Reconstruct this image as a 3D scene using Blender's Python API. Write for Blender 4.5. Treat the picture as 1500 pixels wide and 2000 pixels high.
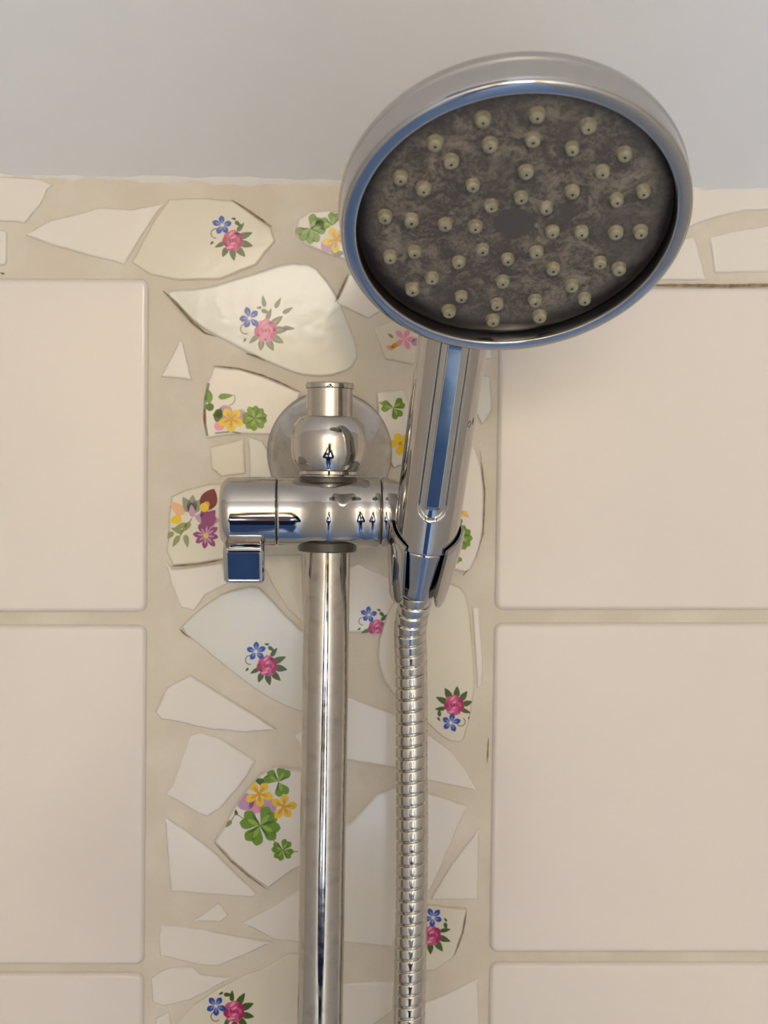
import bpy, bmesh, math, random
from mathutils import Vector, Matrix
import numpy as np
random.seed(7)
S = bpy.context.scene
COL = S.collection
for o in list(bpy.data.objects): bpy.data.objects.remove(o)

# ------------------------------------------------------------------ camera
F_PX = 2450.0
YAW, PITCH, ROLL = 0.0556, -0.0337, 0.0069
CZ = 1.95
CAM = np.array([70.84, -535.4, 63.24])             # millimetres, in the wall's own frame
def _basis():
    cy, sy, cp, sp = math.cos(YAW), math.sin(YAW), math.cos(PITCH), math.sin(PITCH)
    fw = np.array([sy*cp, cy*cp, sp]); rt = np.array([cy, -sy, 0.0]); up = np.cross(rt, fw)
    c, s = math.cos(ROLL), math.sin(ROLL)
    return c*rt+s*up, -s*rt+c*up, fw
RT, UP, FW = _basis()
def M(p):                                           # wall millimetres -> world metres
    return Vector(((p[0]-CAM[0])/1000, p[1]/1000, (p[2]-CAM[2])/1000+CZ))
cam_d = bpy.data.cameras.new('camera'); cam = bpy.data.objects.new('camera', cam_d); COL.objects.link(cam)
cam_d.sensor_fit = 'HORIZONTAL'; cam_d.sensor_width = 24.0; cam_d.lens = F_PX/1500*24.0
cam_d.clip_start = 0.01; cam_d.clip_end = 50
cam.matrix_world = Matrix(((RT[0], UP[0], -FW[0], 0), (RT[1], UP[1], -FW[1], CAM[1]/1000), (RT[2], UP[2], -FW[2], CZ), (0, 0, 0, 1)))
cam_d.dof.use_dof = True; cam_d.dof.focus_distance = 0.45; cam_d.dof.aperture_fstop = 16
S.camera = cam

# ------------------------------------------------------------------ world, lamps, exposure
w = bpy.data.worlds.new('World'); S.world = w; w.use_nodes = True
w.node_tree.nodes['Background'].inputs[0].default_value = (0.55, 0.72, 1.0, 1)
w.node_tree.nodes['Background'].inputs[1].default_value = 0.3
S.view_settings.view_transform = 'Standard'; S.view_settings.look = 'None'
S.view_settings.gamma = 1; S.view_settings.exposure = -0.12; S.view_settings.use_curve_mapping = False
WARM = (1.0, 0.90, 0.75); DAY = (0.55, 0.74, 1.0)
LAMP_E, WIN_E = 32.0, 9.3

# ------------------------------------------------------------------ materials
def mat(name, col, rough=0.5, metal=0.0, noise=None, bump=None, spec=0.5, coat=0.0, rnoise=None):
    m = bpy.data.materials.new(name); m.use_nodes = True
    nt = m.node_tree; b = nt.nodes['Principled BSDF']
    b.inputs['Base Color'].default_value = (*col, 1); b.inputs['Roughness'].default_value = rough
    b.inputs['Metallic'].default_value = metal; b.inputs['Specular IOR Level'].default_value = spec
    b.inputs['Coat Weight'].default_value = coat; b.inputs['Coat Roughness'].default_value = 0.05
    tc = nt.nodes.new('ShaderNodeTexCoord')
    def nz(scale, detail=4, r=0.55):
        n = nt.nodes.new('ShaderNodeTexNoise'); n.inputs['Scale'].default_value = scale
        n.inputs['Detail'].default_value = detail; n.inputs['Roughness'].default_value = r
        nt.links.new(tc.outputs['Object'], n.inputs['Vector']); return n
    if noise:                                       # (scale, second colour, lo, hi)
        n = nz(noise[0]); r = nt.nodes.new('ShaderNodeValToRGB')
        r.color_ramp.elements[0].position = noise[2]; r.color_ramp.elements[1].position = noise[3]
        r.color_ramp.elements[0].color = (*col, 1); r.color_ramp.elements[1].color = (*noise[1], 1)
        nt.links.new(n.outputs['Fac'], r.inputs['Fac']); nt.links.new(r.outputs['Color'], b.inputs['Base Color'])
    if rnoise:                                      # (scale, lo, hi)
        n = nz(rnoise[0]); r = nt.nodes.new('ShaderNodeMapRange')
        r.inputs['From Min'].default_value = 0.35; r.inputs['From Max'].default_value = 0.75
        r.inputs['To Min'].default_value = rnoise[1]; r.inputs['To Max'].default_value = rnoise[2]
        nt.links.new(n.outputs['Fac'], r.inputs['Value']); nt.links.new(r.outputs['Result'], b.inputs['Roughness'])
    if bump:                                        # (scale, strength, distance m)
        n = nz(bump[0], 3); bp = nt.nodes.new('ShaderNodeBump')
        bp.inputs['Strength'].default_value = bump[1]; bp.inputs['Distance'].default_value = bump[2]
        nt.links.new(n.outputs['Fac'], bp.inputs['Height']); nt.links.new(bp.outputs['Normal'], b.inputs['Normal'])
    return m
def glow(name, col, e):
    m = bpy.data.materials.new(name); m.use_nodes = True; nt = m.node_tree
    b = nt.nodes['Principled BSDF']; b.inputs['Base Color'].default_value = (0.8, 0.8, 0.8, 1)
    b.inputs['Emission Color'].default_value = (*col, 1); b.inputs['Emission Strength'].default_value = e
    return m
def srgb(r, g, b):
    f = lambda c: (c/255/12.92) if c <= 10 else ((c/255+0.055)/1.055)**2.4
    return (f(r), f(g), f(b))
CHROME = mat('chrome', (0.475, 0.455, 0.43), 0.04, 1.0, rnoise=(90, 0.03, 0.09))
CHROME2 = mat('chrome_spotted', (0.48, 0.45, 0.41), 0.08, 1.0, noise=(160, (0.385, 0.355, 0.315), 0.50, 0.72), rnoise=(220, 0.05, 0.22))
HOSEM = mat('hose_steel', (0.53, 0.50, 0.45), 0.16, 1.0, rnoise=(300, 0.10, 0.26))
DARKG = mat('dark_gasket', (0.035, 0.028, 0.02), 0.35)
SEAL = mat('brown_seal', (0.05, 0.042, 0.03), 0.3)
TILE = mat('white_glazed_tile', (0.725, 0.662, 0.598), 0.16, spec=0.3, noise=(9, (0.725, 0.655, 0.61), 0.35, 0.7), bump=(22, 0.10, 0.004))
SH_W = mat('white_china', (0.73, 0.672, 0.612), 0.15, spec=0.25, noise=(30, (0.72, 0.668, 0.59), 0.35, 0.7), bump=(60, 0.08, 0.002))
SH_C = mat('cream_china', (0.68, 0.62, 0.51), 0.15, spec=0.25, noise=(40, (0.665, 0.615, 0.495), 0.35, 0.7), bump=(60, 0.08, 0.002))
SH_B = mat('pale_blue_china', (0.655, 0.625, 0.56), 0.15, spec=0.25, noise=(60, (0.645, 0.635, 0.58), 0.35, 0.7), bump=(60, 0.10, 0.002))
GROUT = mat('cream_grout', (0.61, 0.545, 0.445), 0.7, noise=(38, (0.68, 0.622, 0.535), 0.45, 0.75), bump=(260, 0.35, 0.0008))
CAULK = mat('white_caulk', (0.78, 0.74, 0.69), 0.45, bump=(160, 0.5, 0.001))
PAINT = mat('ceiling_paint', (0.86, 0.85, 0.84), 0.42, noise=(6, (0.84, 0.84, 0.85), 0.35, 0.7), bump=(70, 0.10, 0.0012))
WALLP = mat('side_wall_paint', (0.78, 0.73, 0.66), 0.5, bump=(80, 0.1, 0.001))
WALLY = mat('lamplit_yellow_wall', (0.80, 0.70, 0.46), 0.5, bump=(80, 0.1, 0.001))  # the lamp's yellow light is put into this wall's colour
GRIME = mat('brown_grime', (0.20, 0.13, 0.07), 0.8, noise=(300, (0.36, 0.26, 0.15), 0.4, 0.7))
FLOORM = mat('floor_daylight_blue', (0.34, 0.51, 0.84), 0.3)  # blue daylight painted into the floor colour, for the chrome to mirror

# ------------------------------------------------------------------ mesh helpers
def link(o, parent=None):
    COL.objects.link(o)
    if parent: o.parent = parent
    return o
def mesh(name, verts, faces, mats, parent=None, smooth=True, fm=None, world=False):
    """verts in wall millimetres (converted by M) unless world=True"""
    me = bpy.data.meshes.new(name)
    me.from_pydata([tuple(v) if world else tuple(M(v)) for v in verts], [], faces)
    for m in (mats if isinstance(mats, (list, tuple)) else [mats]): me.materials.append(m)
    if fm:
        for p, k in zip(me.polygons, fm): p.material_index = k
    bm = bmesh.new(); bm.from_mesh(me); bmesh.ops.recalc_face_normals(bm, faces=bm.faces); bm.to_mesh(me); bm.free()
    if smooth: me.polygons.foreach_set('use_smooth', [True]*len(me.polygons))
    me.update()
    return link(bpy.data.objects.new(name, me), parent)
def sharp(o, deg=35):
    me = o.data; bm = bmesh.new(); bm.from_mesh(me)
    for e in bm.edges:
        if len(e.link_faces) == 2 and e.calc_face_angle(0) > math.radians(deg): e.smooth = False
    bm.to_mesh(me); bm.free(); return o
def tag(o, label=None, cat=None, group=None, kind=None):
    if label: o['label'] = label
    if cat: o['category'] = cat
    if group: o['group'] = group
    if kind: o['kind'] = kind
    return o
def empty(name, p, label, cat):
    o = bpy.data.objects.new(name, None); o.empty_display_size = 0.02; o.location = M(p); COL.objects.link(o)
    return tag(o, label, cat)
def under(child, root):                              # parent keeping the place in the world
    child.parent = root; child.matrix_parent_inverse = Matrix.Translation(root.location).inverted(); return child
def frame(ax):
    ax = np.array(ax, float); ax /= np.linalg.norm(ax)
    r = np.array([0, -1.0, 0]); r = r-ax*(r@ax)
    if np.linalg.norm(r) < 0.1: r = np.array([1.0, 0, 0])-ax*ax[0]
    r /= np.linalg.norm(r); return ax, r, np.cross(ax, r)  # axis, front, side
def lathe(prof, org, ax, n=96, caps=True):
    """profile of (radius, distance along axis)"""
    ax, f, s = frame(ax); org = np.array(org, float); V = []; Fc = []
    for r, d in prof:
        for k in range(n):
            t = 2*math.pi*k/n; V.append(org+ax*d+r*(math.cos(t)*f+math.sin(t)*s))
    for i in range(len(prof)-1):
        for k in range(n):
            a = i*n+k; b = i*n+(k+1) % n; Fc.append((a, b, b+n, a+n))
    if caps:
        Fc.append(tuple(range(n))); m = (len(prof)-1)*n; Fc.append(tuple(range(m, m+n)))
    return V, Fc
def join(*parts):
    V, Fc = [], []
    for v, f in parts:
        o = len(V); V += list(v); Fc += [tuple(i+o for i in q) for q in f]
    return V, Fc
def boxv(x0, x1, y0, y1, z0, z1):
    V = [(x, y, z) for z in (z0, z1) for y in (y0, y1) for x in (x0, x1)]
    return V, [(0, 1, 3, 2), (4, 6, 7, 5), (0, 4, 5, 1), (2, 3, 7, 6), (0, 2, 6, 4), (1, 5, 7, 3)]
def at(px, py, Y):                                   # a point of the photograph carried back to the plane y = Y
    d = FW*F_PX+RT*(px-750)+UP*(1000-py); t = (Y-CAM[1])/d[1]; return CAM+t*d

# ------------------------------------------------------------------ room shell
ZC = 184.6                                           # the ceiling line on the tiled wall
fl = CAM[2]-CZ*1000                                  # floor height in wall millimetres
XL, XR, YB = -350.0, 530.0, -2350.0
wall = mesh('wall_back', *boxv(XL, XR, 0, 60, fl, ZC+6), GROUT, smooth=False)
tag(wall, 'shower wall of white tiles with a strip of broken china mosaic', kind='structure')
SLOPE = math.tan(math.radians(24)); ZF = 450.0
yf = -(ZF-ZC)/SLOPE
cv = []; cf = []
prof = [(60, ZC-0), (0, ZC), (yf, ZF), (YB-60, ZF)]
V = []
for y, z in prof:
    V += [(XL-60, y, z), (XR+60, y, z), (XL-60, y, z+70), (XR+60, y, z+70)]
Fc = []
for i in range(3):
    a = 4*i; b = a+4; Fc += [(a, a+1, b+1, b), (a+2, b+2, b+3, a+3), (a, b, b+2, a+2), (a+1, a+3, b+3, b+1)]
Fc += [(0, 2, 3, 1), (12, 13, 15, 14)]
tag(mesh('ceiling', V, Fc, PAINT, smooth=False), 'white painted sloping ceiling above the shower', kind='structure')
tag(mesh('floor', *boxv(XL-60, XR+60, YB-60, 60, fl-50, fl), FLOORM, smooth=False), 'bathroom floor with daylight blue put into its colour', kind='structure')
tag(mesh('wall_left', *boxv(XL-60, XL, YB, 60, fl, ZF+20), WALLP, smooth=False), 'plain cream side wall left of the shower', kind='structure')
tag(mesh('wall_right', *boxv(XR, XR+60, YB, 60, fl, ZF+20), WALLP, smooth=False), 'plain cream side wall right of the shower', kind='structure')
# wall behind the camera, with the window opening
WX0, WX1, WZ0, WZ1 = -230.0, 430.0, -1150.0, -170.0
tag(mesh('wall_front', *join(boxv(XL-60, WX0, YB-60, YB, fl, ZF+20), boxv(WX1, XR+60, YB-60, YB, fl, ZF+20),
    boxv(WX0, WX1, YB-60, YB, fl, WZ0), boxv(WX0, WX1, YB-60, YB, WZ1, ZF+20)), WALLY, smooth=False),
    'cream wall opposite the shower with a frosted window', kind='structure')
BLUE_PANEL = mat('added_blue_panel', (0.42, 0.56, 0.84), 0.25)
tag(mesh('trim_2', *boxv(XL, XR, -4, 0, fl, -300), BLUE_PANEL, smooth=False), 'added blue panel low on the shower wall, for the chrome to mirror', kind='structure')  # unseen blue panel, added so the head's rim reflects blue all round
FR = mat('white_frame', (0.8, 0.8, 0.78), 0.3)
win = mesh('window_1', *join(boxv(WX0, WX0+35, YB-50, YB+8, WZ0, WZ1), boxv(WX1-35, WX1, YB-50, YB+8, WZ0, WZ1),
    boxv(WX0+35, WX1-35, YB-50, YB+8, WZ0, WZ0+35), boxv(WX0+35, WX1-35, YB-50, YB+8, WZ1-35, WZ1)), FR, smooth=False)
tag(win, 'white framed frosted window letting in daylight', kind='structure')
mesh('pane', *boxv(WX0+35, WX1-35, YB-30, YB-24, WZ0+35, WZ1-35), glow('daylit_frosted_glass', DAY, WIN_E), win, smooth=False)
# warm ceiling lamp behind the photographer
lamp = empty('ceiling_lamp', (90, -2030, ZF), 'round warm ceiling lamp behind the photographer', 'lamp')
V, Fc = lathe([(265, 0), (270, 4), (270, 14), (262, 16)], (90, -2030, ZF), (0, 0, -1), 48); under(mesh('lamp_base', V, Fc, FR), lamp)
V, Fc = lathe([(260, 14), (261, 40), (250, 62), (220, 76), (130, 84), (2, 86)], (90, -2030, ZF), (0, 0, -1), 48); under(mesh('diffuser', V, Fc, glow('warm_diffuser', WARM, LAMP_E)), lamp)

# caulk along the ceiling line, uneven
V = []; Fc = []; n = 240; K = 7
for i in range(n+1):
    x = XL+(XR-XL)*i/n
    r = 1.9+.55*math.sin(x*0.045)+.4*math.sin(x*0.17+1)+.35*math.sin(x*0.43+2)+random.uniform(-.2, .2)
    for k in range(K+1):
        t = math.pi/2*k/K
        V.append((x, -r*1.0*math.sin(t)*(0.55+0.45*math.sin(t))-0.0, ZC+1.2-(r*1.25)*math.cos(t)*(0.6+0.4*math.cos(t))+(r*math.sin(t))*SLOPE))
for i in range(n):
    for k in range(K):
        a = i*(K+1)+k; Fc.append((a, a+1, a+K+2, a+K+1))
tag(mesh('trim_1', V, Fc, CAULK), 'uneven white filler bead between ceiling and tiles', kind='structure')

# ------------------------------------------------------------------ polygons, tiles and china
def orient(P):
    a = sum(P[i][0]*P[(i+1) % len(P)][1]-P[(i+1) % len(P)][0]*P[i][1] for i in range(len(P)))
    return P if a > 0 else P[::-1]
def _thick(P, i, b):
    """how far the polygon reaches from corner i along b"""
    p = np.array(P[i]); n = len(P); best = 1e9
    for j in range(n):
        if j == i or (j+1) % n == i: continue
        a = np.array(P[j]); e = np.array(P[(j+1) % n])-a; den = b[0]*e[1]-b[1]*e[0]
        if abs(den) < 1e-9: continue
        w_ = a-p; t = (w_[0]*e[1]-w_[1]*e[0])/den; u = (w_[0]*b[1]-w_[1]*b[0])/den
        if t > 1e-6 and -1e-6 <= u <= 1+1e-6: best = min(best, t)
    return best
def inset(P, d):
    n = len(P); out = []
    for i in range(n):
        p0, p1, p2 = (np.array(P[(i+k) % n]) for k in (-1, 0, 1))
        e1 = p1-p0; e2 = p2-p1; e1 /= np.linalg.norm(e1)+1e-9; e2 /= np.linalg.norm(e2)+1e-9
        n1 = np.array([-e1[1], e1[0]]); n2 = np.array([-e2[1], e2[0]])
        b = n1+n2; L = np.linalg.norm(b); b = n1 if L < 1e-6 else b/L
        T_ = _thick(P, i, b)
        out.append(p1+b*min(d/max(0.5, b@n1), .38*T_*(1-math.exp(-2.2*d/max(T_, .01)))+.02*d))
    return out
def resample(P, step, jit):
    out = []
    for i in range(len(P)):
        a = np.array(P[i]); b = np.array(P[(i+1) % len(P)]); L = np.linalg.norm(b-a); k = max(1, int(round(L/step)))
        nn = np.array([-(b-a)[1], (b-a)[0]])/(L+1e-9)
        for j in range(k):
            q = a+(b-a)*j/k
            if j: q = q+nn*random.uniform(-jit, jit)
            out.append(q)
    return out
def smooth_poly(P, it=1):
    for _ in range(it):
        Q = []
        for i in range(len(P)):
            a = np.array(P[i]); b = np.array(P[(i+1) % len(P)]); Q += [a*0.8+b*0.2, a*0.2+b*0.8]
        P = Q
    return P
def piece(name, P, h, m, parent, dome=0.0, edge=0.8, sink=1.5, tilt=(0, 0), rings=((0, .05), (0.3, .5), (.65, .85), (1, 1), (1.45, 1.0))):
    """flat piece from a polygon (x, z) in wall mm: rounded edge, height h, origin at its centre on the wall"""
    P = orient(P); c = sum(np.array(p) for p in P)/len(P); n = len(P); V = []; Fc = []
    def ring(Q, y):
        for q in Q: V.append(((q[0]-c[0])/1000, -y/1000, (q[1]-c[1])/1000))
    ring(P, -sink)
    for d, k in rings: ring(inset(P, d*edge) if d else P, h*k)
    nr = len(rings)+1
    if dome:
        Q = inset(P, edge)
        for sc in (0.75, 0.45): ring([c+(q-c)*sc for q in Q], h+dome*(1-sc*sc)); nr += 1
        ring([c], h+dome)
    for i in range(nr-1):
        for k in range(n): a = i*n+k; b = i*n+(k+1) % n; Fc.append((a, b, b+n, a+n))
    top = (nr-1)*n
    if dome: Fc += [(top+k, top+(k+1) % n, len(V)-1) for k in range(n)]
    else: Fc.append(tuple(range(top, top+n)))
    o = mesh(name, V, Fc, m, parent, world=True)
    o.location = M((c[0], 0, c[1])); o.rotation_euler = (math.radians(tilt[0]), 0, math.radians(tilt[1]))
    return o, c
def px_poly(pts, h): return [(lambda q: np.array([q[0], q[2]]))(at(x, y, -h)) for x, y in pts]

def tile(x0, y0, x1, y1, x0b=None, x1b=None):
    pts = [(x0, y0), (x1, y0), (x1b or x1, y1), (x0b or x0, y1)]
    P = px_poly(pts, 2.1); P = orient(P); r = 4.2; Q = []
    for i in range(4):                                # rounded corners
        p0, p1, p2 = P[i-1], P[i], P[(i+1) % 4]
        a = p1+(p0-p1)/np.linalg.norm(p0-p1)*r; b = p1+(p2-p1)/np.linalg.norm(p2-p1)*r
        Q += [a*(1-t)**2+2*p1*t*(1-t)+b*t*t for t in (0, .25, .5, .75, 1)]
    o, _ = piece('tile', Q, 2.1, TILE, wall, edge=2.4, rings=((0, .12), (.2, .5), (.5, .82), (.8, .97), (1, 1), (1.3, 1)))
    return o
tile(-378, 543, 290, 1196, -380, 286); tile(-380, 1221, 286, 1886, -386, 281); tile(-386, 1901, 281, 2560, -392, 276)
tile(977, 561, 1640, 1192, 967, 1626); tile(966, 1217, 1626, 1862, 957, 1610); tile(957, 1881, 1610, 2520, 948, 1600)
tile(-1070, 543, -392, 1200, -1076, -396); tile(-1076, 1224, -396, 1890, -1080, -400)
tile(1655, 561, 2310, 1196, 1642, 2290); tile(1642, 1219, 2290, 1864, 1626, 2270)

# ---- printed flowers: flat coloured petals on the glaze
PC = {k: mat('print_'+k, srgb(*c), 0.2, spec=0.25) for k, c in dict(
    blue=(52, 74, 160), lightblue=(120, 138, 195), pink=(196, 84, 128), rose=(160, 48, 92), blush=(222, 142, 170), white=(226, 214, 200),
    leaf=(74, 92, 44), green=(104, 140, 36), lime=(142, 168, 62), olive=(140, 144, 92), yellow=(224, 186, 40), amber=(204, 150, 26),
    mauve=(186, 142, 172), maroon=(112, 16, 26), purple=(140, 58, 108), greygreen=(138, 140, 122), salmon=(222, 168, 128),
    fadedpink=(206, 128, 160), fadedleaf=(120, 122, 98), dkgreen=(66, 98, 28), ink=(60, 52, 44)).items()}
PK = list(PC)
class Print:
    def __init__(s): s.items = []
    def poly(s, pts, col, lay=0): s.items.append((pts, col, lay))
    def petal(s, x, y, a, L, W, col, lay=0, tip=0.62, n=10):
        a = math.radians(a); ca, sa = math.cos(a), math.sin(a); pts = []
        for i in range(n+1):
            t = i/n; wdt = W/2*math.sin(math.pi*t**tip)**0.8 if 0 < t < 1 else 0
            pts.append((t*L, wdt))
        pts += [(u, -v) for u, v in pts[-2:0:-1]]
        s.poly([(x+u*ca-v*sa, y+u*sa+v*ca) for u, v in pts], col, lay)
    def disc(s, x, y, r, col, lay=0, n=14, wob=0.06, ry=None):
        s.poly([(x+r*(1+random.uniform(-wob, wob))*math.cos(2*math.pi*i/n), y+(ry or r)*(1+random.uniform(-wob, wob))*math.sin(2*math.pi*i/n)) for i in range(n)], col, lay)
    def line(s, pts, wd, col, lay=0):
        for (x0, y0), (x1, y1) in zip(pts[:-1], pts[1:]):
            L = math.hypot(x1-x0, y1-y0)+1e-6; nx, ny = -(y1-y0)/L*wd/2, (x1-x0)/L*wd/2
            s.poly([(x0+nx, y0+ny), (x1+nx, y1+ny), (x1-nx, y1-ny), (x0-nx, y0-ny)], col, lay)
    def arc(s, x, y, r, a0, a1, wd, col, lay=0):
        s.line([(x+r*math.cos(math.radians(a0+(a1-a0)*i/10)), y+r*math.sin(math.radians(a0+(a1-a0)*i/10))) for i in range(11)], wd, col, lay)
    def flower(s, x, y, r, n, col, mid, a0=0, lay=2, wd=0.62, vein=None):
        for k in range(n):
            a = a0+360*k/n+random.uniform(-7, 7); L = r*random.uniform(.9, 1.08)
            s.petal(x, y, a, L, r*wd, col, lay, 1.5)
            if vein: s.petal(x, y, a, L*.66, r*wd*.35, vein, lay+1, 1.2)
        s.disc(x, y, r*.17, mid, lay+2)
    def clover(s, x, y, r, angs, lay=1, col='green', vein='lime'):
        for a in angs:
            for da in (-17, 17): s.petal(x, y, a+da, r*1.02, r*.56, col, lay, 1.9)
            s.petal(x, y, a, r*.72, r*.22, vein, lay+1, 1.0)
            s.petal(x, y, a+30, r*.7, r*.12, 'dkgreen', lay+1, 1.0)
    def rose(s, x, y, r, lay=2, faded=False):
        a, b, c = ('fadedpink', 'pink', 'blush') if faded else ('pink', 'rose', 'blush')
        for k in range(7): t = k*51+20; s.disc(x+.58*r*math.cos(math.radians(t)), y+.58*r*math.sin(math.radians(t)), r*.5, a if k % 3 else b, lay, 10)
        s.disc(x, y, r*.72, a, lay+1, 12)
        for k in range(5):
            t = math.radians(k*72+10); s.petal(x+.62*r*math.cos(t), y+.62*r*math.sin(t), k*72+100, r*.75, r*.26, c if k % 2 else b, lay+2, 1.0)
        for k in range(4):
            t = math.radians(k*90+40); s.petal(x+.28*r*math.cos(t), y+.28*r*math.sin(t), k*90+150, r*.55, r*.2, b if k % 2 else c, lay+3, 1.0)
        s.disc(x, y, r*.15, b, lay+4)
    def posy(s, x, y, rot=0, k=1.0, faded=False, blue=True, rose=True):
        ca, sa = math.cos(math.radians(rot)), math.sin(math.radians(rot))
        T = lambda u, v: (x+k*(u*ca-v*sa), y+k*(u*sa+v*ca))
        lf = 'fadedleaf' if faded else 'leaf'; l2 = 'greygreen' if faded else 'dkgreen'
        for u, v, a, L, W in ((20, 2, -20, 28, 13), (22, 12, 15, 26, 14), (16, 22, 48, 24, 13), (6, 24, 80, 24, 13), (-4, 22, 115, 20, 12), (-8, 12, 155, 22, 9), (16, -10, -50, 22, 9)):
            p = T(u, v); s.petal(*p, a+rot, L*k, W*k, lf, 0); s.petal(*p, a+rot, L*k*.8, W*k*.3, l2, 1)
        p = T(12, -30); s.petal(*p, 40+rot, 16*k, 8*k, lf, 0); p = T(14, -34); s.petal(*p, 190+rot, 10*k, 5*k, lf, 0)
        p = T(-26, -6); s.arc(*p, 9*k, rot-60, rot-280, 2.2*k, 'fadedleaf', 0)
        p = T(-30, 10); s.petal(*p, 140+rot, 9*k, 5*k, lf, 0)
        if rose: s.rose(*T(8, 8), 20*k, 2, faded)
        if blue: s.flower(*T(-13, -22), 20*k, 5, 'blue', 'white', rot-90, 6, .56, 'lightblue')
def clip(poly, C):
    """cut a polygon by a convex polygon C (counter-clockwise)"""
    out = [np.array(p) for p in poly]
    for i in range(len(C)):
        a = np.array(C[i]); b = np.array(C[(i+1) % len(C)]); e = b-a; src = out; out = []
        if not src: return []
        sd = lambda p: e[0]*(p[1]-a[1])-e[1]*(p[0]-a[0])
        for j in range(len(src)):
            p, q = src[j], src[(j+1) % len(src)]; sp, sq = sd(p), sd(q)
            if sp >= 0: out.append(p)
            if sp*sq < 0: out.append(p+(q-p)*sp/(sp-sq))
    return out
def hull(P):
    P = sorted(map(tuple, P)); H = []
    for seq in (P, P[::-1]):
        h = []
        for p in seq:
            while len(h) > 1 and (h[-1][0]-h[-2][0])*(p[1]-h[-2][1])-(h[-1][1]-h[-2][1])*(p[0]-h[-2][0]) <= 0: h.pop()
            h.append(p)
        H += h[:-1]
    return H
def lay_print(pr, shard, c, P, h):
    C = hull(inset(orient(P), 0.25)); V = []; Fc = []; fm = []
    for pts, col, lay in pr.items:
        q = px_poly(pts, h); q = clip(q, C)
        if len(q) < 3: continue
        o = len(V); y = -(h+0.03+0.022*lay)/1000
        V += [((p[0]-c[0])/1000, y, (p[1]-c[1])/1000) for p in q]
        Fc.append(tuple(range(o, o+len(q)))); fm.append(PK.index(col))
    me = bpy.data.meshes.new('flower_print'); me.from_pydata(V, [], Fc)
    used = sorted(set(fm))
    for k in used: me.materials.append(PC[PK[k]])
    for p, k in zip(me.polygons, fm):
        p.material_index = used.index(k)
    bm = bmesh.new(); bm.from_mesh(me)
    for f in bm.faces:
        f.normal_update()
        if f.normal.y > 0: f.normal_flip()
    bm.to_mesh(me); bm.free()
    return link(bpy.data.objects.new('flower_print', me), shard)
def shard(pts, m, h=1.0, dome=0.0, pr=None, label=None, tilt=None, edge=1.0, rnd=0, jit=0.12):
    P = px_poly(pts, h)
    if rnd: P = smooth_poly(P, rnd)
    P0 = P; P = resample(P, 3.5, jit)
    t = tilt if tilt is not None else (random.uniform(-.5, .5), random.uniform(-.5, .5))
    o, c = piece('shard', P, h, m, wall, dome, edge, tilt=t)
    if pr: lay_print(pr, o, c, P0, h)
    if label: o['label'] = label
    return o

# ---- the shards, traced one by one on the wall
shard([(-60, 342), (0, 343), (80, 349), (103, 360), (92, 370), (80, 398), (48, 436), (30, 433), (-60, 432)], SH_W)
shard([(-80, 449), (10, 449), (14, 456), (13, 512), (8, 518), (-80, 518)], SH_W)
shard([(49, 459), (75, 442), (98, 430), (163, 414), (191, 405), (260, 408), (312, 398), (322, 396), (300, 424), (243, 517), (160, 495), (100, 478)], SH_W)
p = Print(); p.posy(447, 462)
shard([(330, 388), (400, 386), (455, 391), (530, 444), (538, 470), (500, 518), (430, 546), (350, 548), (290, 536), (256, 512), (300, 430)], SH_C, pr=p, label='cream shard with a pink rose and blue flower')
p = Print(); p.clover(606, 447, 30, (150, 75, -60, -10)); p.clover(650, 440, 26, (190, 280)); p.flower(657, 468, 26, 5, 'yellow', 'amber', 20, 4, .6, 'amber'); p.disc(640, 480, 14, 'mauve', 0)
p.clover(660, 488, 14, (60, 140), 1, 'fadedleaf', 'olive'); p.arc(628, 466, 12, 180, 300, 2, 'olive')
shard([(575, 457), (582, 427), (604, 412), (640, 410), (720, 425), (725, 500), (690, 512), (640, 497), (598, 480)], SH_W, pr=p, label='china shard with green clover behind the shower head')
p = Print(); p.posy(508, 640, -18, 1.08, True)
for q in ((545, 602, -60), (560, 612, -30), (560, 640, 5), (525, 600, -100)): p.petal(q[0]-8, q[1], q[2], 24, 9, 'fadedleaf', 0)
shard([(320, 568), (400, 562), (495, 533), (560, 512), (612, 515), (650, 560), (677, 620), (702, 690), (686, 722), (640, 737), (583, 733), (518, 706), (470, 682), (418, 655), (380, 630), (345, 595)], SH_B, pr=p, rnd=1, label='pale bluish shard with a faded pink rose')
shard([(314, 736), (350, 664), (357, 667), (375, 742)], SH_W)
p = Print(); p.petal(404, 757, 80, 32, 17, 'green', 1, 1.2); p.petal(426, 776, -8, 30, 12, 'green', 1); p.disc(410, 795, 8, 'dkgreen', 1); p.petal(414, 812, -20, 22, 18, 'green', 1, 1.5); p.petal(432, 796, 110, 30, 18, 'dkgreen', 1, 1.3)
p.disc(440, 806, 15, 'mauve', 0); p.disc(470, 812, 12, 'mauve', 0); p.disc(428, 832, 10, 'blush', 0); p.flower(452, 819, 25, 5, 'yellow', 'amber', 20, 4, .66, 'amber')
p.clover(497, 817, 25, (-100, -30, 30, 110, 180)); p.arc(445, 778, 14, -30, 80, 2, 'olive')
p.line([(406, 748), (400, 775), (398, 800), (399, 830), (403, 852)], 9, 'fadedleaf', 0); p.line([(405, 760), (400, 790)], 5, 'greygreen', 1); p.line([(399, 800), (399, 845)], 4, 'maroon', 1)
p.line([(420, 846), (450, 843), (470, 846)], 3, 'fadedleaf', 0)
shard([(404, 748), (417, 716), (467, 720), (513, 734), (588, 766), (575, 800), (548, 850), (470, 848), (403, 856), (396, 820), (397, 780)], SH_W, pr=p, label='china shard with clover and a yellow flower beside the flange')
shard([(484, 852), (512, 860), (524, 880), (532, 935), (487, 933)], SH_B)
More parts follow.
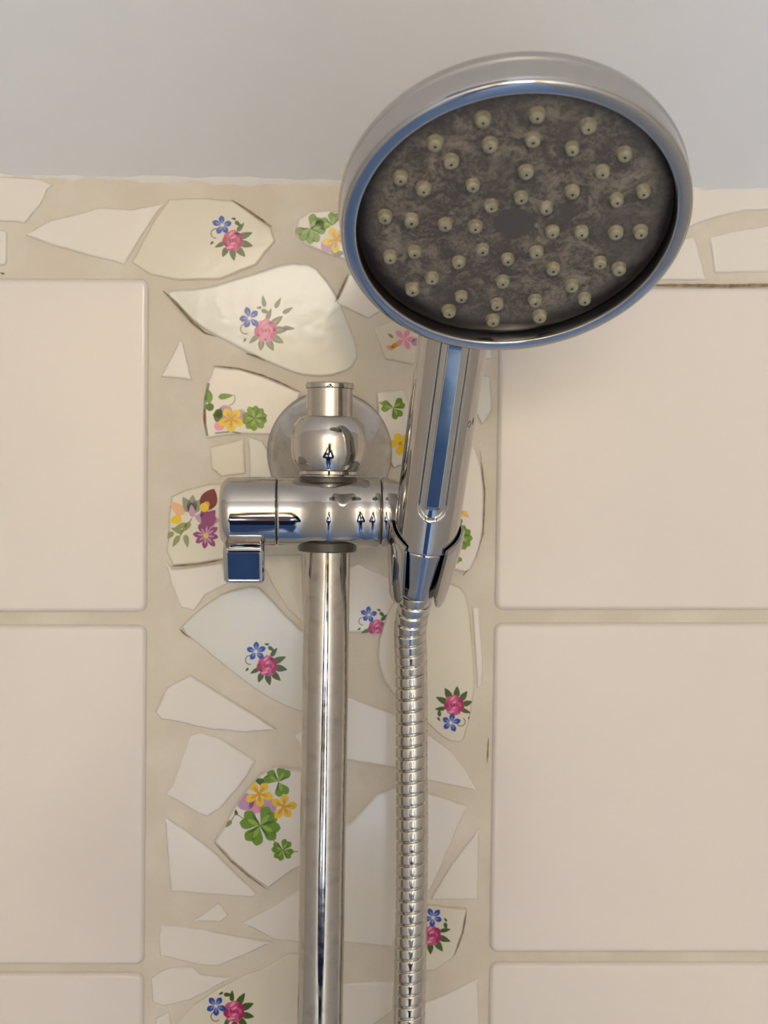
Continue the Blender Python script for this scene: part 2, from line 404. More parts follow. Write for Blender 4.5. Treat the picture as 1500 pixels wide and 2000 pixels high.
shard([(408, 874), (476, 856), (480, 925), (432, 932), (412, 915)], SH_C, h=0.9)
p = Print()
p.petal(398, 998, -65, 48, 34, 'maroon', 2, .9); p.petal(395, 985, -40, 30, 20, 'purple', 1); p.disc(399, 991, 9, 'yellow', 4); p.disc(404, 985, 6, 'amber', 3)
for a in (0, 60, 110, 200, 250, 310): p.petal(404, 1016, a, 26, 20, 'purple' if a % 20 else 'mauve', 1)
p.disc(408, 1015, 14, 'purple', 2); p.flower(402, 1046, 27, 8, 'purple', 'yellow', 10, 4, .42, 'mauve')
for a in (-120, -85, -50): p.petal(374, 1000, a, 34, 20, 'greygreen', 1)
p.petal(376, 1010, -95, 26, 12, 'mauve', 2); p.petal(360, 1004, -140, 36, 22, 'salmon', 1); p.petal(355, 1012, 165, 26, 18, 'yellow', 1); p.petal(352, 1008, -110, 30, 12, 'salmon', 2)
for x, y, a in ((372, 1020, 130), (366, 1024, 165), (358, 1040, 200), (350, 1046, 120), (340, 1040, 150), (362, 1044, 80)): p.petal(x, y, a, 26, 11, 'olive', 1)
p.line([(375, 1012), (360, 1035), (345, 1055)], 2.5, 'olive')
shard([(364, 956), (334, 970), (329, 1010), (328, 1050), (324, 1076), (337, 1105), (390, 1102), (445, 1092), (462, 1060), (452, 945), (410, 945)], SH_C, h=1.8, pr=p, label='cream shard with purple and maroon flowers')
shard([(322, 1092), (336, 1112), (434, 1100), (446, 1140), (402, 1162), (379, 1193), (352, 1187), (334, 1140)], SH_W, h=1.0)
shard([(505, 1085), (590, 1082), (596, 1222), (562, 1190), (530, 1140)], SH_C, dome=.5)
p = Print(); p.posy(514, 1293, -4, .98)
shard([(350, 1229), (372, 1205), (402, 1180), (440, 1156), (500, 1142), (528, 1168), (560, 1203), (592, 1234), (640, 1255), (640, 1400), (589, 1393), (543, 1374), (511, 1356), (465, 1323), (411, 1279)], SH_B, h=1.6, pr=p, rnd=1, label='pale shard with a rose left of the rail', tilt=(.5, .6))
shard([(302, 1391), (324, 1345), (348, 1330), (372, 1319), (430, 1355), (499, 1397), (540, 1426), (479, 1432), (406, 1425), (350, 1412), (314, 1406)], SH_W, h=2.0, edge=1.1, tilt=(-1, 0))
shard([(370, 1436), (392, 1430), (430, 1442), (460, 1461), (499, 1486), (484, 1515), (465, 1540), (430, 1580), (405, 1596), (387, 1590), (322, 1552), (335, 1535), (348, 1500)], SH_W)
p = Print(); p.disc(480, 1566, 17, 'mauve', 0); p.disc(524, 1574, 17, 'mauve', 0); p.disc(500, 1575, 14, 'blush', 0)
p.clover(544, 1526, 30, (-150, -60, 70), 1); p.petal(520, 1530, 200, 26, 14, 'dkgreen', 0)
p.flower(506, 1550, 28, 5, 'yellow', 'amber', -60, 5, .58, 'amber'); p.flower(554, 1575, 27, 5, 'yellow', 'amber', 60, 5, .58, 'amber')
p.clover(508, 1612, 40, (205, 118, -50, 25), 3); p.clover(552, 1660, 22, (-60, 30, 120, 200), 1); p.line([(510, 1614), (530, 1636), (550, 1660), (582, 1664)], 2.2, 'olive')
p.petal(452, 1602, 130, 18, 9, 'olive', 0); p.petal(462, 1592, -100, 12, 7, 'leaf', 0); p.line([(478, 1600), (460, 1588), (446, 1612)], 2, 'olive')
shard([(418, 1645), (438, 1612), (455, 1580), (480, 1545), (508, 1512), (540, 1498), (640, 1510), (640, 1668), (600, 1690), (572, 1702), (523, 1738), (484, 1710), (450, 1681)], SH_W, h=2.6, edge=1.3, dome=0, pr=p, label='white shard with a big clover and yellow flowers', tilt=(.8, .5))
shard([(321, 1594), (358, 1618), (416, 1662), (455, 1700), (502, 1745), (494, 1753), (333, 1742)], SH_W)
shard([(374, 1800), (410, 1776), (427, 1763), (446, 1788), (431, 1801)], SH_W)
shard([(472, 1803), (530, 1772), (590, 1736), (640, 1738), (640, 1846), (535, 1836)], SH_W)
shard([(314, 1806), (392, 1815), (460, 1829), (533, 1840), (479, 1866), (426, 1888), (392, 1886), (312, 1868), (309, 1830)], SH_W)
shard([(294, 1912), (312, 1898), (333, 1891), (375, 1888), (392, 1905), (452, 1910), (411, 1934), (372, 1954), (319, 1966), (297, 1958)], SH_W)
p = Print(); p.posy(446, 1974, -38, 1.02)
shard([(335, 2030), (345, 1998), (375, 1965), (420, 1935), (470, 1908), (523, 1888), (565, 1862), (640, 1868), (640, 2080), (350, 2090)], SH_C, pr=p, label='cream shard with a rose at the foot of the picture')
shard([(303, 1990), (330, 1976), (334, 2000), (322, 2060), (298, 2060)], SH_W)
# between rail and hose, and right of the hose
p = Print(); p.posy(730, 1220, 4, .84)
shard([(640, 1242), (645, 1120), (700, 1100), (764, 1132), (772, 1185), (746, 1238), (690, 1236)], SH_W, pr=p, label='small shard with half a rose between rail and hose')
p = Print(); p.posy(887, 1388, -134, .95)
shard([(757, 1190), (790, 1150), (870, 1135), (906, 1150), (918, 1190), (924, 1260), (929, 1340), (917, 1410), (905, 1452), (872, 1448), (820, 1400), (772, 1362), (744, 1322), (735, 1265)], SH_C, h=1.7, pr=p, rnd=1, label='cream shard with an upturned rose right of the hose')
shard([(922, 1186), (936, 1186), (944, 1300), (942, 1338), (932, 1345), (927, 1260)], SH_W)
shard([(640, 1350), (684, 1362), (766, 1393), (840, 1437), (882, 1467), (910, 1502), (934, 1545), (840, 1526), (771, 1500), (640, 1480)], SH_W)
shard([(574, 1436), (620, 1412), (640, 1416), (640, 1470), (590, 1462)], SH_W, h=1.0)
shard([(640, 1620), (684, 1608), (735, 1550), (775, 1538), (840, 1550), (913, 1574), (880, 1650), (842, 1736), (800, 1780), (766, 1850), (640, 1840)], SH_W)
shard([(936, 1618), (934, 1757), (842, 1758), (848, 1744), (880, 1690), (912, 1648)], SH_W)
p = Print(); p.posy(842, 1816, 40, .95)
shard([(800, 1800), (836, 1768), (912, 1776), (904, 1822), (886, 1872), (850, 1897), (812, 1900), (792, 1850)], SH_C, h=1.7, pr=p, label='cream shard with a half hidden rose beside the hose')
shard([(640, 1925), (700, 1918), (770, 1917), (768, 1975), (720, 2010), (640, 2040)], SH_W)
shard([(822, 1962), (880, 1938), (934, 1910), (938, 2060), (800, 2060)], SH_W)
# behind the handset
p = Print(); p.flower(790, 662, 22, 5, 'blush', 'salmon', 0, 1, .5); p.petal(770, 682, 200, 18, 10, 'salmon', 2); p.petal(776, 672, 150, 16, 10, 'amber', 2); p.disc(812, 668, 8, 'mauve', 1); p.petal(768, 660, 220, 14, 6, 'olive', 1)
shard([(730, 640), (830, 600), (840, 690), (806, 712), (752, 702)], SH_C, h=1.0, pr=p, label='small shard with a faded flower under the head')
shard([(655, 592), (681, 534), (740, 548), (760, 600), (720, 622)], SH_W, h=1.0)
p = Print(); p.clover(768, 796, 24, (-30, 60, 190)); p.petal(752, 790, 200, 14, 6, 'olive'); p.flower(782, 866, 24, 5, 'yellow', 'amber', 30, 3, .66)
shard([(735, 765), (790, 760), (806, 830), (800, 905), (768, 915), (740, 850)], SH_W, h=1.2, pr=p, label='shard with clover behind the handset handle')
p = Print(); p.clover(897, 1050, 26, (-50, 20, 80)); p.clover(890, 1085, 16, (60, 120)); p.petal(895, 1006, -20, 20, 10, 'yellow', 1); p.disc(898, 1000, 6, 'green', 2); p.disc(899, 1018, 5, 'green', 2); p.petal(906, 1004, 30, 12, 8, 'salmon', 2)
shard([(820, 870), (905, 850), (928, 872), (940, 905), (946, 960), (944, 1040), (934, 1082), (916, 1120), (880, 1112), (815, 1080)], SH_W, h=1.7, pr=p, rnd=1, label='curved shard with clover right of the handle')
shard([(930, 730), (958, 735), (962, 800), (942, 830), (920, 790)], SH_B, h=1.0)
# top border right of the head
shard([(1250, 372), (1353, 369), (1560, 362), (1560, 408), (1455, 411), (1400, 424), (1362, 437), (1345, 446), (1250, 450)], SH_W)
shard([(1386, 463), (1440, 449), (1560, 430), (1560, 531), (1396, 533)], SH_W, edge=1.2)
shard([(1290, 478), (1354, 461), (1361, 473), (1380, 547), (1250, 547)], SH_W)
# border pieces behind the shower head
shard([(745, 380), (842, 372), (880, 410), (850, 470), (770, 500), (738, 450)], SH_C)
shard([(900, 400), (1010, 374), (1060, 392), (1040, 470), (930, 520), (868, 500)], SH_W)
shard([(1080, 378), (1225, 373), (1230, 440), (1130, 455), (1070, 430)], SH_W)
shard([(1060, 480), (1130, 476), (1225, 462), (1222, 545), (1010, 545)], SH_C)
shard([(770, 520), (870, 522), (985, 508), (975, 560), (900, 585), (790, 580)], SH_B)
shard([(850, 610), (955, 590), (962, 700), (880, 712)], SH_W)
# brown cracks and grime in the joints
def crack(pts, wpx, h=1.2):
    V = []; Fc = []
    P = [np.array([at(x, y, -h)[0], at(x, y, -h)[2]]) for x, y in pts]
    Q = []
    for a, b in zip(P[:-1], P[1:]):
        k = max(2, int(np.linalg.norm(b-a)/1.2)); Q += [a+(b-a)*i/k for i in range(k)]
    Q.append(P[-1]); n = len(Q)
    for i, q in enumerate(Q):
        t = Q[min(i+1, n-1)]-Q[max(i-1, 0)]; t /= np.linalg.norm(t)+1e-9; nn = np.array([-t[1], t[0]])
        wd = wpx/4.5/2*min(1, .25+1.6*min(i, n-1-i)/n*2)*random.uniform(.7, 1.15)
        for s in (1, -1): u = q+nn*wd*s; V.append((u[0], -h, u[1]))
        V.append((q[0], -h-.12, q[1]))
    for i in range(n-1):
        a = 3*i; Fc += [(a, a+2, a+5, a+3), (a+2, a+1, a+4, a+5)]
    return mesh('grime_line', V, Fc, GRIME, wall)
crack([(319, 568), (345, 594), (376, 630), (400, 650), (421, 657)], 5)
crack([(452, 390), (480, 407), (531, 443)], 3.5)
crack([(415, 714), (467, 720), (513, 733), (545, 746), (588, 766)], 3)
crack([(480, 690), (500, 696), (518, 704)], 3)
crack([(334, 1106), (385, 1102), (440, 1092)], 4, 1.9)
crack([(418, 1645), (450, 1681), (484, 1710), (523, 1738)], 3.5, 2.75)
crack([(655, 590), (668, 562), (680, 535)], 4)
crack([(938, 880), (947, 960), (944, 1040), (930, 1090)], 2.5)
crack([(912, 1776), (904, 1822), (888, 1866)], 3, 1.9)
crack([(1250, 557), (1330, 557), (1420, 558), (1560, 556)], 6, 1.2)
crack([(0, 533), (10, 535)], 4, .4); crack([(954, 1440), (952, 1490)], 3, .3); crack([(963, 1700), (961, 1735)], 3, .3)
crack([(350, 1228), (362, 1240), (372, 1246)], 3); crack([(904, 1125), (917, 1108), (928, 1090)], 3)

# ------------------------------------------------------------------ riser rail with its wall bracket
YR = -50.0
top = at(646, 752, YR); xr0 = at(642.5, 868, YR); low = at(625, 2000, YR)
dirn = (np.array(low)-np.array(xr0)); dirn /= np.linalg.norm(dirn); upv = -dirn
RR = 8.9
rail = empty('riser_rail', xr0, 'vertical chrome shower rail with a ball bracket and round wall flange', 'shower rail')
LEN = 640.0
tl = np.linalg.norm(top-xr0)
V, Fc = lathe([(RR, -LEN), (RR, tl-1.6), (RR-.3, tl-1.4)], xr0, upv, 96)
under(sharp(mesh('rail_tube', V, Fc, CHROME2)), rail)
V, Fc = lathe([(RR-.5, tl-1.6), (RR+.35, tl-1.4), (RR+.5, tl-1.0), (RR+.5, tl+.2), (RR+.1, tl+.7), (RR-1.2, tl+.9), (3, tl+1.0)], xr0, upv, 96)
under(sharp(mesh('end_cap', V, Fc, CHROME)), rail)
def ball_prof(r, a0, a1, n=36, lip=.5):
    pr = [(r*math.cos(a0+(a1-a0)*i/n), r*math.sin(a0+(a1-a0)*i/n)) for i in range(n+1)]
    return pr
def bracket(cz, flange_name):
    c = np.array(xr0)+upv*cz
    a = math.radians(41)
    pr = [(RR+.02, -10.4)]+[(14.7-3.6*abs(z/10.6)**2.7-(.5 if abs(z) > 10.5 else 0), z) for z in [-10.6+21.2*i/44 for i in range(45)]]+[(RR+.02, 10.45)]
    V, Fc = lathe(pr, c, upv, 128)
    b = under(sharp(mesh('ball_bracket', V, Fc, CHROME), 60), rail)
    # collar ring under the ball, with a dark seal
    V, Fc = lathe([(RR+.1, -11.9), (10.9, -11.9), (11.2, -11.6), (11.2, -10.4), (10.6, -10.2), (RR+.1, -10.2)], c, upv, 96)
    under(sharp(mesh('collar', V, Fc, CHROME)), rail)
    # round domed flange on the wall and its pin
    f = np.array([c[0]+.9, 0, c[2]-2.6])
    R = 26.6
    pr = [(R, -0.5), (R, 1.6), (R-.4, 2.5), (R-1.4, 3.2), (R-2.8, 3.8), (R-5.5, 5.4), (R-9, 8.0), (R-12.5, 11.0), (R-15.5, 13.8), (9.6, 16.6), (8.6, 21), (8.3, 38)]
    # refine the profile with a smooth curve
    P = [pr[0]]
    for i in range(1, len(pr)-2):
        p0, p1, p2, p3 = (np.array(q) for q in pr[i-1:i+3])
        for k in range(4):
            t = k/4; P.append(tuple(.5*((2*p1)+(p2-p0)*t+(2*p0-5*p1+4*p2-p3)*t*t+(3*p1-p0-3*p2+p3)*t**3)))
    P += [pr[-2], pr[-1]]
    V, Fc = lathe(P, f, (0, -1, 0), 128)
    fo = under(mesh('wall_flange', V, Fc, CHROME2), rail)
    return b, fo
bracket(0, 'wall_flange')
bracket(-600, 'wall_flange')

# ------------------------------------------------------------------ slider with knob, lever and cup
sc = at(640, 1000, YR); RS = 13.5
slider = empty('slide_holder', sc, 'chrome slider clamp on the rail with a square lever and a cup for the handset', 'shower holder')
ex = np.array([1.0, 0, 0.004]); ex /= np.linalg.norm(ex)
xm = lambda px: at(px, 1000, YR)[0]-sc[0]
def xgrid(stations, rad, bulge=None, n=160):
    """surface of revolution about the slider's axis, with an optional swelling of the front face"""
    V = []; Fc = []
    for x, r in zip(stations, rad):
        for k in range(n):
            t = 2*math.pi*k/n; y = -math.cos(t)*r; z = math.sin(t)*r
            if bulge and math.cos(t) > -0.2:
                q = min(1, max(0, (math.cos(t)+.2)/.5)); y -= bulge(x)*q*q*(3-2*q)
            V.append(np.array(sc)+ex*x+np.array([0, y, z]))
    m = len(stations)
    for i in range(m-1):
        for k in range(n): a = i*n+k; b = i*n+(k+1) % n; Fc.append((a, b, b+n, a+n))
    Fc += [tuple(range(n)), tuple(range((m-1)*n, m*n))]
    return V, Fc
xk0, xk1, xb1 = xm(431), xm(542), xm(742)
st, rd = [], []
for i in range(13):                                   # rounded end of the knob
    a = math.pi/2*i/12; st.append(xk0+4.2*(1-math.cos(a))-.0); rd.append(RS-4.2+4.2*math.sin(a))
st = [xk0-.25]+st; rd = [2.0]+rd
st += [xk0+4.5, xk0+5, xk1-1.2, xk1-.7, xk1-.35]; rd += [RS, RS, RS, RS, RS-.3]
V, Fc = xgrid(st, rd); under(sharp(mesh('knob', V, Fc, CHROME), 38), slider)
st = [xk1+.1]+[xk1+.4+(xb1-xk1-.8)*i/70 for i in range(71)]+[xb1-.1]; rd = [RS-.3]+[RS]*71+[RS-.3]
V, Fc = xgrid(st, rd, lambda x: 4.2*math.exp(-((x-.3)/6.6)**2)+1.1*math.exp(-((x-17.2)/3.6)**2)); under(sharp(mesh('clamp_body', V, Fc, CHROME), 50), slider)
for q in ((xk1-.5, xk1+.3), (xb1-.3, xb1+.6)):
    V, Fc = xgrid(q, [RS-1.0]*2); under(mesh('joint_seal', V, Fc, DARKG), slider)
xn = xm(778)
st = [xb1+.4, xb1+.8, xb1+2.5, xb1+5, xn+1]; rd = [RS-.3, RS-.05, RS-.15, RS-.6, RS-1.6]
V, Fc = xgrid(st, rd); under(sharp(mesh('swivel_neck', V, Fc, CHROME), 50), slider)
# bushes where the rail passes
zt = (at(640, 932, YR)-sc)[2]
for z0, z1, r in ((11.2, 13.7, 11.2), (-15.2, -11.5, 11.4)):
    V, Fc = lathe([(RR+.05, z0), (r-.4, z0), (r, z0+.4), (r, z1-.4), (r-.4, z1), (RR+.05, z1+.05)], np.array(sc), upv, 96); under(sharp(mesh('rail_seal', V, Fc, SEAL)), slider)
# square lever under the knob
lc = at(476.5, 1101, -57.0)
def rsq(hw, hh, r, n=6):
    out = []
    for cx, cz, a0 in ((hw-r, hh-r, 0), (-hw+r, hh-r, 90), (-hw+r, -hh+r, 180), (hw-r, -hh+r, 270)):
        for i in range(n+1): a = math.radians(a0+90*i/n); out.append((cx+r*math.cos(a), cz+r*math.sin(a)))
    return out
tl_ = math.radians(-24)                               # the lever's face looks a little downwards
def lv(x, d, z): return np.array([lc[0]+x, lc[1]-d*math.cos(tl_)-z*math.sin(-tl_)*1.0, lc[2]+z*math.cos(tl_)+d*math.sin(tl_)])
hw, hh = 7.8, 7.6; V = []; Fc = []; levels = [(0, -3.5, 1.6), (0, 1.0, 1.6), (.25, 1.7, 1.5), (.8, 2.2, 1.3), (1.5, 2.3, .9), (1.75, 2.15, .7), (1.9, 2.0, .6)]
for ins, d, r in levels:
    for x, z in rsq(hw-ins, hh-ins, r): V.append(lv(x, d, z))
n = len(rsq(1, 1, .1))
for i in range(len(levels)-1):
    for k in range(n): a = i*n+k; b = i*n+(k+1) % n; Fc.append((a, b, b+n, a+n))
Fc.append(tuple(range(n))); Fc.append(tuple(range((len(levels)-1)*n, len(levels)*n)))
under(sharp(mesh('lever', V, Fc, CHROME), 25), slider)
# stalk that joins the lever to the knob
V, Fc = boxv(lc[0]-6, lc[0]+6, lc[1]-1, lc[1]+5, lc[2]+hh-4, sc[2]-RS+4); under(mesh('lever_stalk', V, Fc, CHROME, smooth=False), slider)

# ------------------------------------------------------------------ handset geometry
B = at(829, 1058, -62.0); T = at(881, 690, -92.0)
h = (T-B)/np.linalg.norm(T-B)
Hc = np.array([131.0, -158.0, 135.42]); nrm = np.array([0.00282, -0.61591, -0.78781]); nrm /= np.linalg.norm(nrm)
_, hf, hs = frame(h)                                  # front and side of the handle
if hs[0] < 0: hs = -hs
# the cup: an open shell around the nut
def cup():
    V = []; Fc = []; na, ns = 72, 26; th = 1.7; a_open = 34
    cols = []
    for layer in (0, 1):
        for i in range(na+1):
            a = a_open+(360-2*a_open)*i/na
            e = min(i, na-i)/na                     # distance from the free edges
            s0 = -24.5+9*max(0, 1-e/.07)**2*.55 + 5.5*(1-min(1, abs(a-180)/120))
            s1 = 7.0-4.5*max(0, 1-e/.2)**1.3
            for j in range(ns+1):
                t = j/ns; s = s0+(s1-s0)*t
                r = 10.8+3.6*max(0, min(1, (s+24)/25))**.9
                r = r if layer == 0 else r-th
                if j in (0, ns): r = r-.35 if layer == 0 else r+.35
                ar = math.radians(a)
                V.append(B+h*s+r*(math.cos(ar)*hf+math.sin(ar)*hs))
    m = (na+1)*(ns+1); W = ns+1
    for layer in (0, 1):
        for i in range(na):
            for j in range(ns):
                a = layer*m+i*W+j; Fc.append((a, a+1, a+W+1, a+W))
    for i in range(na):
        for j in (0, ns): a = i*W+j; Fc.append((a, a+W, a+W+m, a+m))
    for j in range(ns):
        for i in (0, na): a = i*W+j; Fc.append((a, a+1, a+1+m, a+m))
    return V, Fc
V, Fc = cup(); under(sharp(mesh('holder_cup', V, Fc, CHROME), 50), slider)
# arm between swivel neck and cup
P0 = np.array(sc)+ex*(xn-1.0); P1 = B-h*9-hs*11.5
V = []; Fc = []; n = 40; m = 14
for i in range(m+1):
    t = i/m; c = P0+(P1-P0)*t; r = (RS-1.7)*(1-t)+10.0*t
    d = ex*(1-t)+np.array([1, 0, 0])*t
    for k in range(n):
        a = 2*math.pi*k/n; V.append(c+r*(math.cos(a)*np.array([0, -1, 0])+math.sin(a)*np.array([0, 0, 1.0]))*(1 if t < .9 else .98))
for i in range(m):
    for k in range(n): a = i*n+k; b = i*n+(k+1) % n; Fc.append((a, b, b+n, a+n))
Fc += [tuple(range(n)), tuple(range(m*n, m*n+n))]
under(mesh('cup_arm', V, Fc, CHROME), slider)

# ------------------------------------------------------------------ handset
hand = empty('shower_handset', B, 'round chrome hand shower with dark limescaled spray face, tilted in its holder', 'shower head')
RH = 12.35
K = Hc-nrm*15.0
def handle():
    # centre line: straight, then bending to the back of the head
    pts = []; S1 = 80.0; n1 = 150
    for i in range(n1+1): pts.append(B+h*(S1*i/n1))
    A = pts[-1]; e = K-nrm*2; c1 = A+h*22; c2 = e-nrm*14-h*4
    for i in range(1, 31):
        t = i/30; pts.append((1-t)**3*A+3*(1-t)**2*t*c1+3*(1-t)*t*t*c2+t**3*e)
    n = 144; V = []; Fc = []
    g0 = 14.5; gw = 5.9; ow = 0.9                     # slot start, half width (mm along the surface), wall width
    def depth(u, s):                                   # u: arc distance from the front line, s along the handle
        # distance inside a slot with a rounded lower end
        if s < g0+gw: d = gw-math.hypot(u, s-(g0+gw))
        else: d = gw-abs(u)
        if d <= 0: return 0.0
        k = min(1, d/ow); k = k*k*(3-2*k)
        dep = 1.35*k
        # raised flat bar in the middle of the slot
        gb = 3.1
        if s < g0+4.5+gb: d2 = gb-max(abs(u), (g0+4.5+gb-s)*1.0)
        else: d2 = gb-abs(u)
        if d2 > 0: k2 = min(1, d2/.5); k2 = k2*k2*(3-2*k2); dep = dep*(1-k2)+k2*(RH-(RH-.85)/math.cos(u/RH))
        return dep
    acc = 0
    # finer angular sampling on the front
    angs = []
    for k in range(90): angs.append(-38+76*k/89)
    for k in range(1, 54): angs.append(38+284*k/54)
    for i, c in enumerate(pts):
        if i: acc += np.linalg.norm(c-pts[i-1])
        tg = pts[min(i+1, len(pts)-1)]-pts[max(i-1, 0)]; tg /= np.linalg.norm(tg)
        f = hf-tg*(hf@tg); f /= np.linalg.norm(f); sd = np.cross(tg, f)
        if sd@hs < 0: sd = -sd
        rr = RH+(.35 if acc > 60 else 0)*min(1, (acc-60)/40 if acc > 60 else 0)
        if i == 0: rr -= .35
        for ang in angs:
            a = math.radians(ang); r = rr
            if abs(ang) < 38: r = rr-depth(a*rr, acc)*(1 if acc < 110 else max(0, 1-(acc-110)/8))
            V.append(c+r*(math.cos(a)*f+math.sin(a)*sd))
    n = len(angs)
    for i in range(len(pts)-1):
        for k in range(n): a = i*n+k; b = i*n+(k+1) % n; Fc.append((a, b, b+n, a+n))
    Fc += [tuple(range(n)), tuple(range((len(pts)-1)*n, len(pts)*n))]
    return V, Fc
V, Fc = handle(); under(sharp(mesh('handle', V, Fc, CHROME), 50), hand)
# small maker's mark rings engraved on the handle side
def ring_strip(cs, cu, ru, rs_, wd=.22):
    V = []; Fc = []; n = 28
    for i in range(n):
        a = 2*math.pi*i/n
        for k in (1-wd, 1+wd):
            u = cu+ru*k*math.cos(a); s = cs+rs_*k*math.sin(a); ar = u/RH
            V.append(B+h*s+(RH+.06)*(math.cos(ar)*hf+math.sin(ar)*hs))
    for i in range(n): a = 2*i; b = 2*((i+1) % n); Fc.append((a, a+1, b+1, b))
    return V, Fc
MARK = mat('grey_marking', (0.16, 0.15, 0.13), 0.4)
under(mesh('maker_mark', *join(ring_strip(52.2, 10.4, .75, 1.1, .16), ring_strip(52.8, 12.6, .3, .9, .5)), MARK), hand)
# head shell: lathe about the face normal (distance measured backwards)
bk = -nrm
RO = 52.9
def dome(r0, d0, r1, d1, n=14):
    return [(r1+(r0-r1)*math.cos(math.pi/2*i/n), d0+(d1-d0)*math.sin(math.pi/2*i/n)) for i in range(n+1)]
shell = [(RO-1.4, .2), (RO-.4, .5), (RO-.1, 1.0), (RO-.05, 1.6), (RO, 8.0), (RO+.02, 8.3), (RO+.15, 8.6), (RO+.35, 8.9), (RO+.45, 9.2), (RO+.45, 9.6)]+dome(RO+.4, 10.0, 14, 24, 24)+[(6, 23.2)]
V, Fc = lathe(shell, Hc, bk, 192, caps=False); under(sharp(mesh('head_shell', V, Fc, CHROME), 32), hand)
rim = [(RO-.9, 2.0), (RO-.7, .6), (RO-.75, .2), (RO-.95, -.08), (RO-1.25, -.24), (RO-1.5, -.3), (RO-2.3, -.38), (RO-3.2, -.42), (RO-4.1, -.41), (RO-4.4, -.37), (RO-4.65, -.22), (RO-4.82, .05), (RO-4.95, .8), (RO-5.0, 2.2), (RO-5.0, 5.6)]
V, Fc = lathe(rim, Hc, bk, 192, caps=False); under(mesh('rim_ring', V, Fc, CHROME), hand)
# spray face
INP = np.array([0, .7878, -.6159])                   # towards the low edge of the face, in its plane
def face_mat():
    m = bpy.data.materials.new('limescaled_spray_face'); m.use_nodes = True; nt = m.node_tree; b = nt.nodes['Principled BSDF']
    N = lambda t: nt.nodes.new(t); L = nt.links.new
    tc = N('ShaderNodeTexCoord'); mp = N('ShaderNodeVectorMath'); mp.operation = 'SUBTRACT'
    mp.inputs[1].default_value = tuple(M(Hc-INP*2.2)); L(tc.outputs['Object'], mp.inputs[0])  # centre shifted, so the painted rim shade is widest at the low edge
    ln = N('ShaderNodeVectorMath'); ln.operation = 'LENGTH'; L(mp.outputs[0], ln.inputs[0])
    n1 = N('ShaderNodeTexNoise'); n1.inputs['Scale'].default_value = 100; n1.inputs['Detail'].default_value = 9; n1.inputs['Roughness'].default_value = .72; n1.inputs['Distortion'].default_value = 1.2
    n2 = N('ShaderNodeTexNoise'); n2.inputs['Scale'].default_value = 700; n2.inputs['Detail'].default_value = 6; n2.inputs['Roughness'].default_value = .75
    n3 = N('ShaderNodeTexNoise'); n3.inputs['Scale'].default_value = 30; n3.inputs['Detail'].default_value = 3
    for n in (n1, n2, n3): L(tc.outputs['Object'], n.inputs['Vector'])
    def math_(op, a, b_): 
        q = N('ShaderNodeMath'); q.operation = op; q.use_clamp = False
        for i, v in enumerate((a, b_)):
            if isinstance(v, (int, float)): q.inputs[i].default_value = v
            else: L(v, q.inputs[i])
        return q.outputs[0]
    def rng(v, a, b_, c=0, d=1):
        q = N('ShaderNodeMapRange'); q.interpolation_type = 'SMOOTHSTEP'; L(v, q.inputs['Value'])
        for k, x in zip(('From Min', 'From Max', 'To Min', 'To Max'), (a, b_, c, d)): q.inputs[k].default_value = x
        return q.outputs['Result']
    sm = math_('ADD', math_('MULTIPLY', n1.outputs['Fac'], .6), math_('MULTIPLY', n2.outputs['Fac'], .4))
    lime = rng(sm, .45, .60)
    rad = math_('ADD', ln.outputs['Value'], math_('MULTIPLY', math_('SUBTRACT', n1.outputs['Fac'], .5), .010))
    ln2 = N('ShaderNodeVectorMath'); ln2.operation = 'DISTANCE'; L(tc.outputs['Object'], ln2.inputs[0]); ln2.inputs[1].default_value = tuple(M(Hc))
    rad2 = math_('ADD', ln2.outputs['Value'], math_('MULTIPLY', math_('SUBTRACT', n1.outputs['Fac'], .5), .006))
    lime = math_('MULTIPLY', lime, rng(rad2, .0068, .0078))                 # clean patch in the middle
    lime = math_('MULTIPLY', lime, rng(rad, .0465, .0395))                 # clean edge, where the rim's shade is painted
    lime = math_('MULTIPLY', lime, rng(n3.outputs['Fac'], .34, .5, .35, 1))
    mid = rng(rad, .0475, .0415)  # near-black edge band: the rim's shadow painted into the plate colour
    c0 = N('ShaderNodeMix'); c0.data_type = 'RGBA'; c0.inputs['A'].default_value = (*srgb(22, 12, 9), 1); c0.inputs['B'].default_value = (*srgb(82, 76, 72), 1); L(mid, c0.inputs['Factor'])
    c1 = N('ShaderNodeMix'); c1.data_type = 'RGBA'; c1.inputs['B'].default_value = (*srgb(178, 168, 152), 1); L(c0.outputs['Result'], c1.inputs['A']); L(math_('MULTIPLY', lime, .46), c1.inputs['Factor'])
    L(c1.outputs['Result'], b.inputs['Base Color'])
    L(rng(lime, 0, 1, .28, .6), b.inputs['Roughness']); b.inputs['Specular IOR Level'].default_value = .35
    bp = N('ShaderNodeBump'); bp.inputs['Strength'].default_value = .5; bp.inputs['Distance'].default_value = .0004; L(lime, bp.inputs['Height']); L(bp.outputs['Normal'], b.inputs['Normal'])
    return m
RP = RO-4.95; DP = 4.0
V, Fc = lathe([(RP+.4, 6.0), (RP, DP+.6), (RP-.6, DP+.25), (RP-2.2, DP)]+[(RP*k, DP-.5*(1-k*k)) for k in (.9, .75, .5, .25, .02)], Hc, bk, 128)
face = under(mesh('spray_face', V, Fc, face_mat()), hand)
NOZ = mat('rubber_nozzle', srgb(148, 143, 126), 0.45, noise=(500, srgb(130, 124, 100), .4, .65), bump=(900, .3, .0003))
HOLE = mat('nozzle_hole', (0.012, 0.01, 0.008), 0.6)
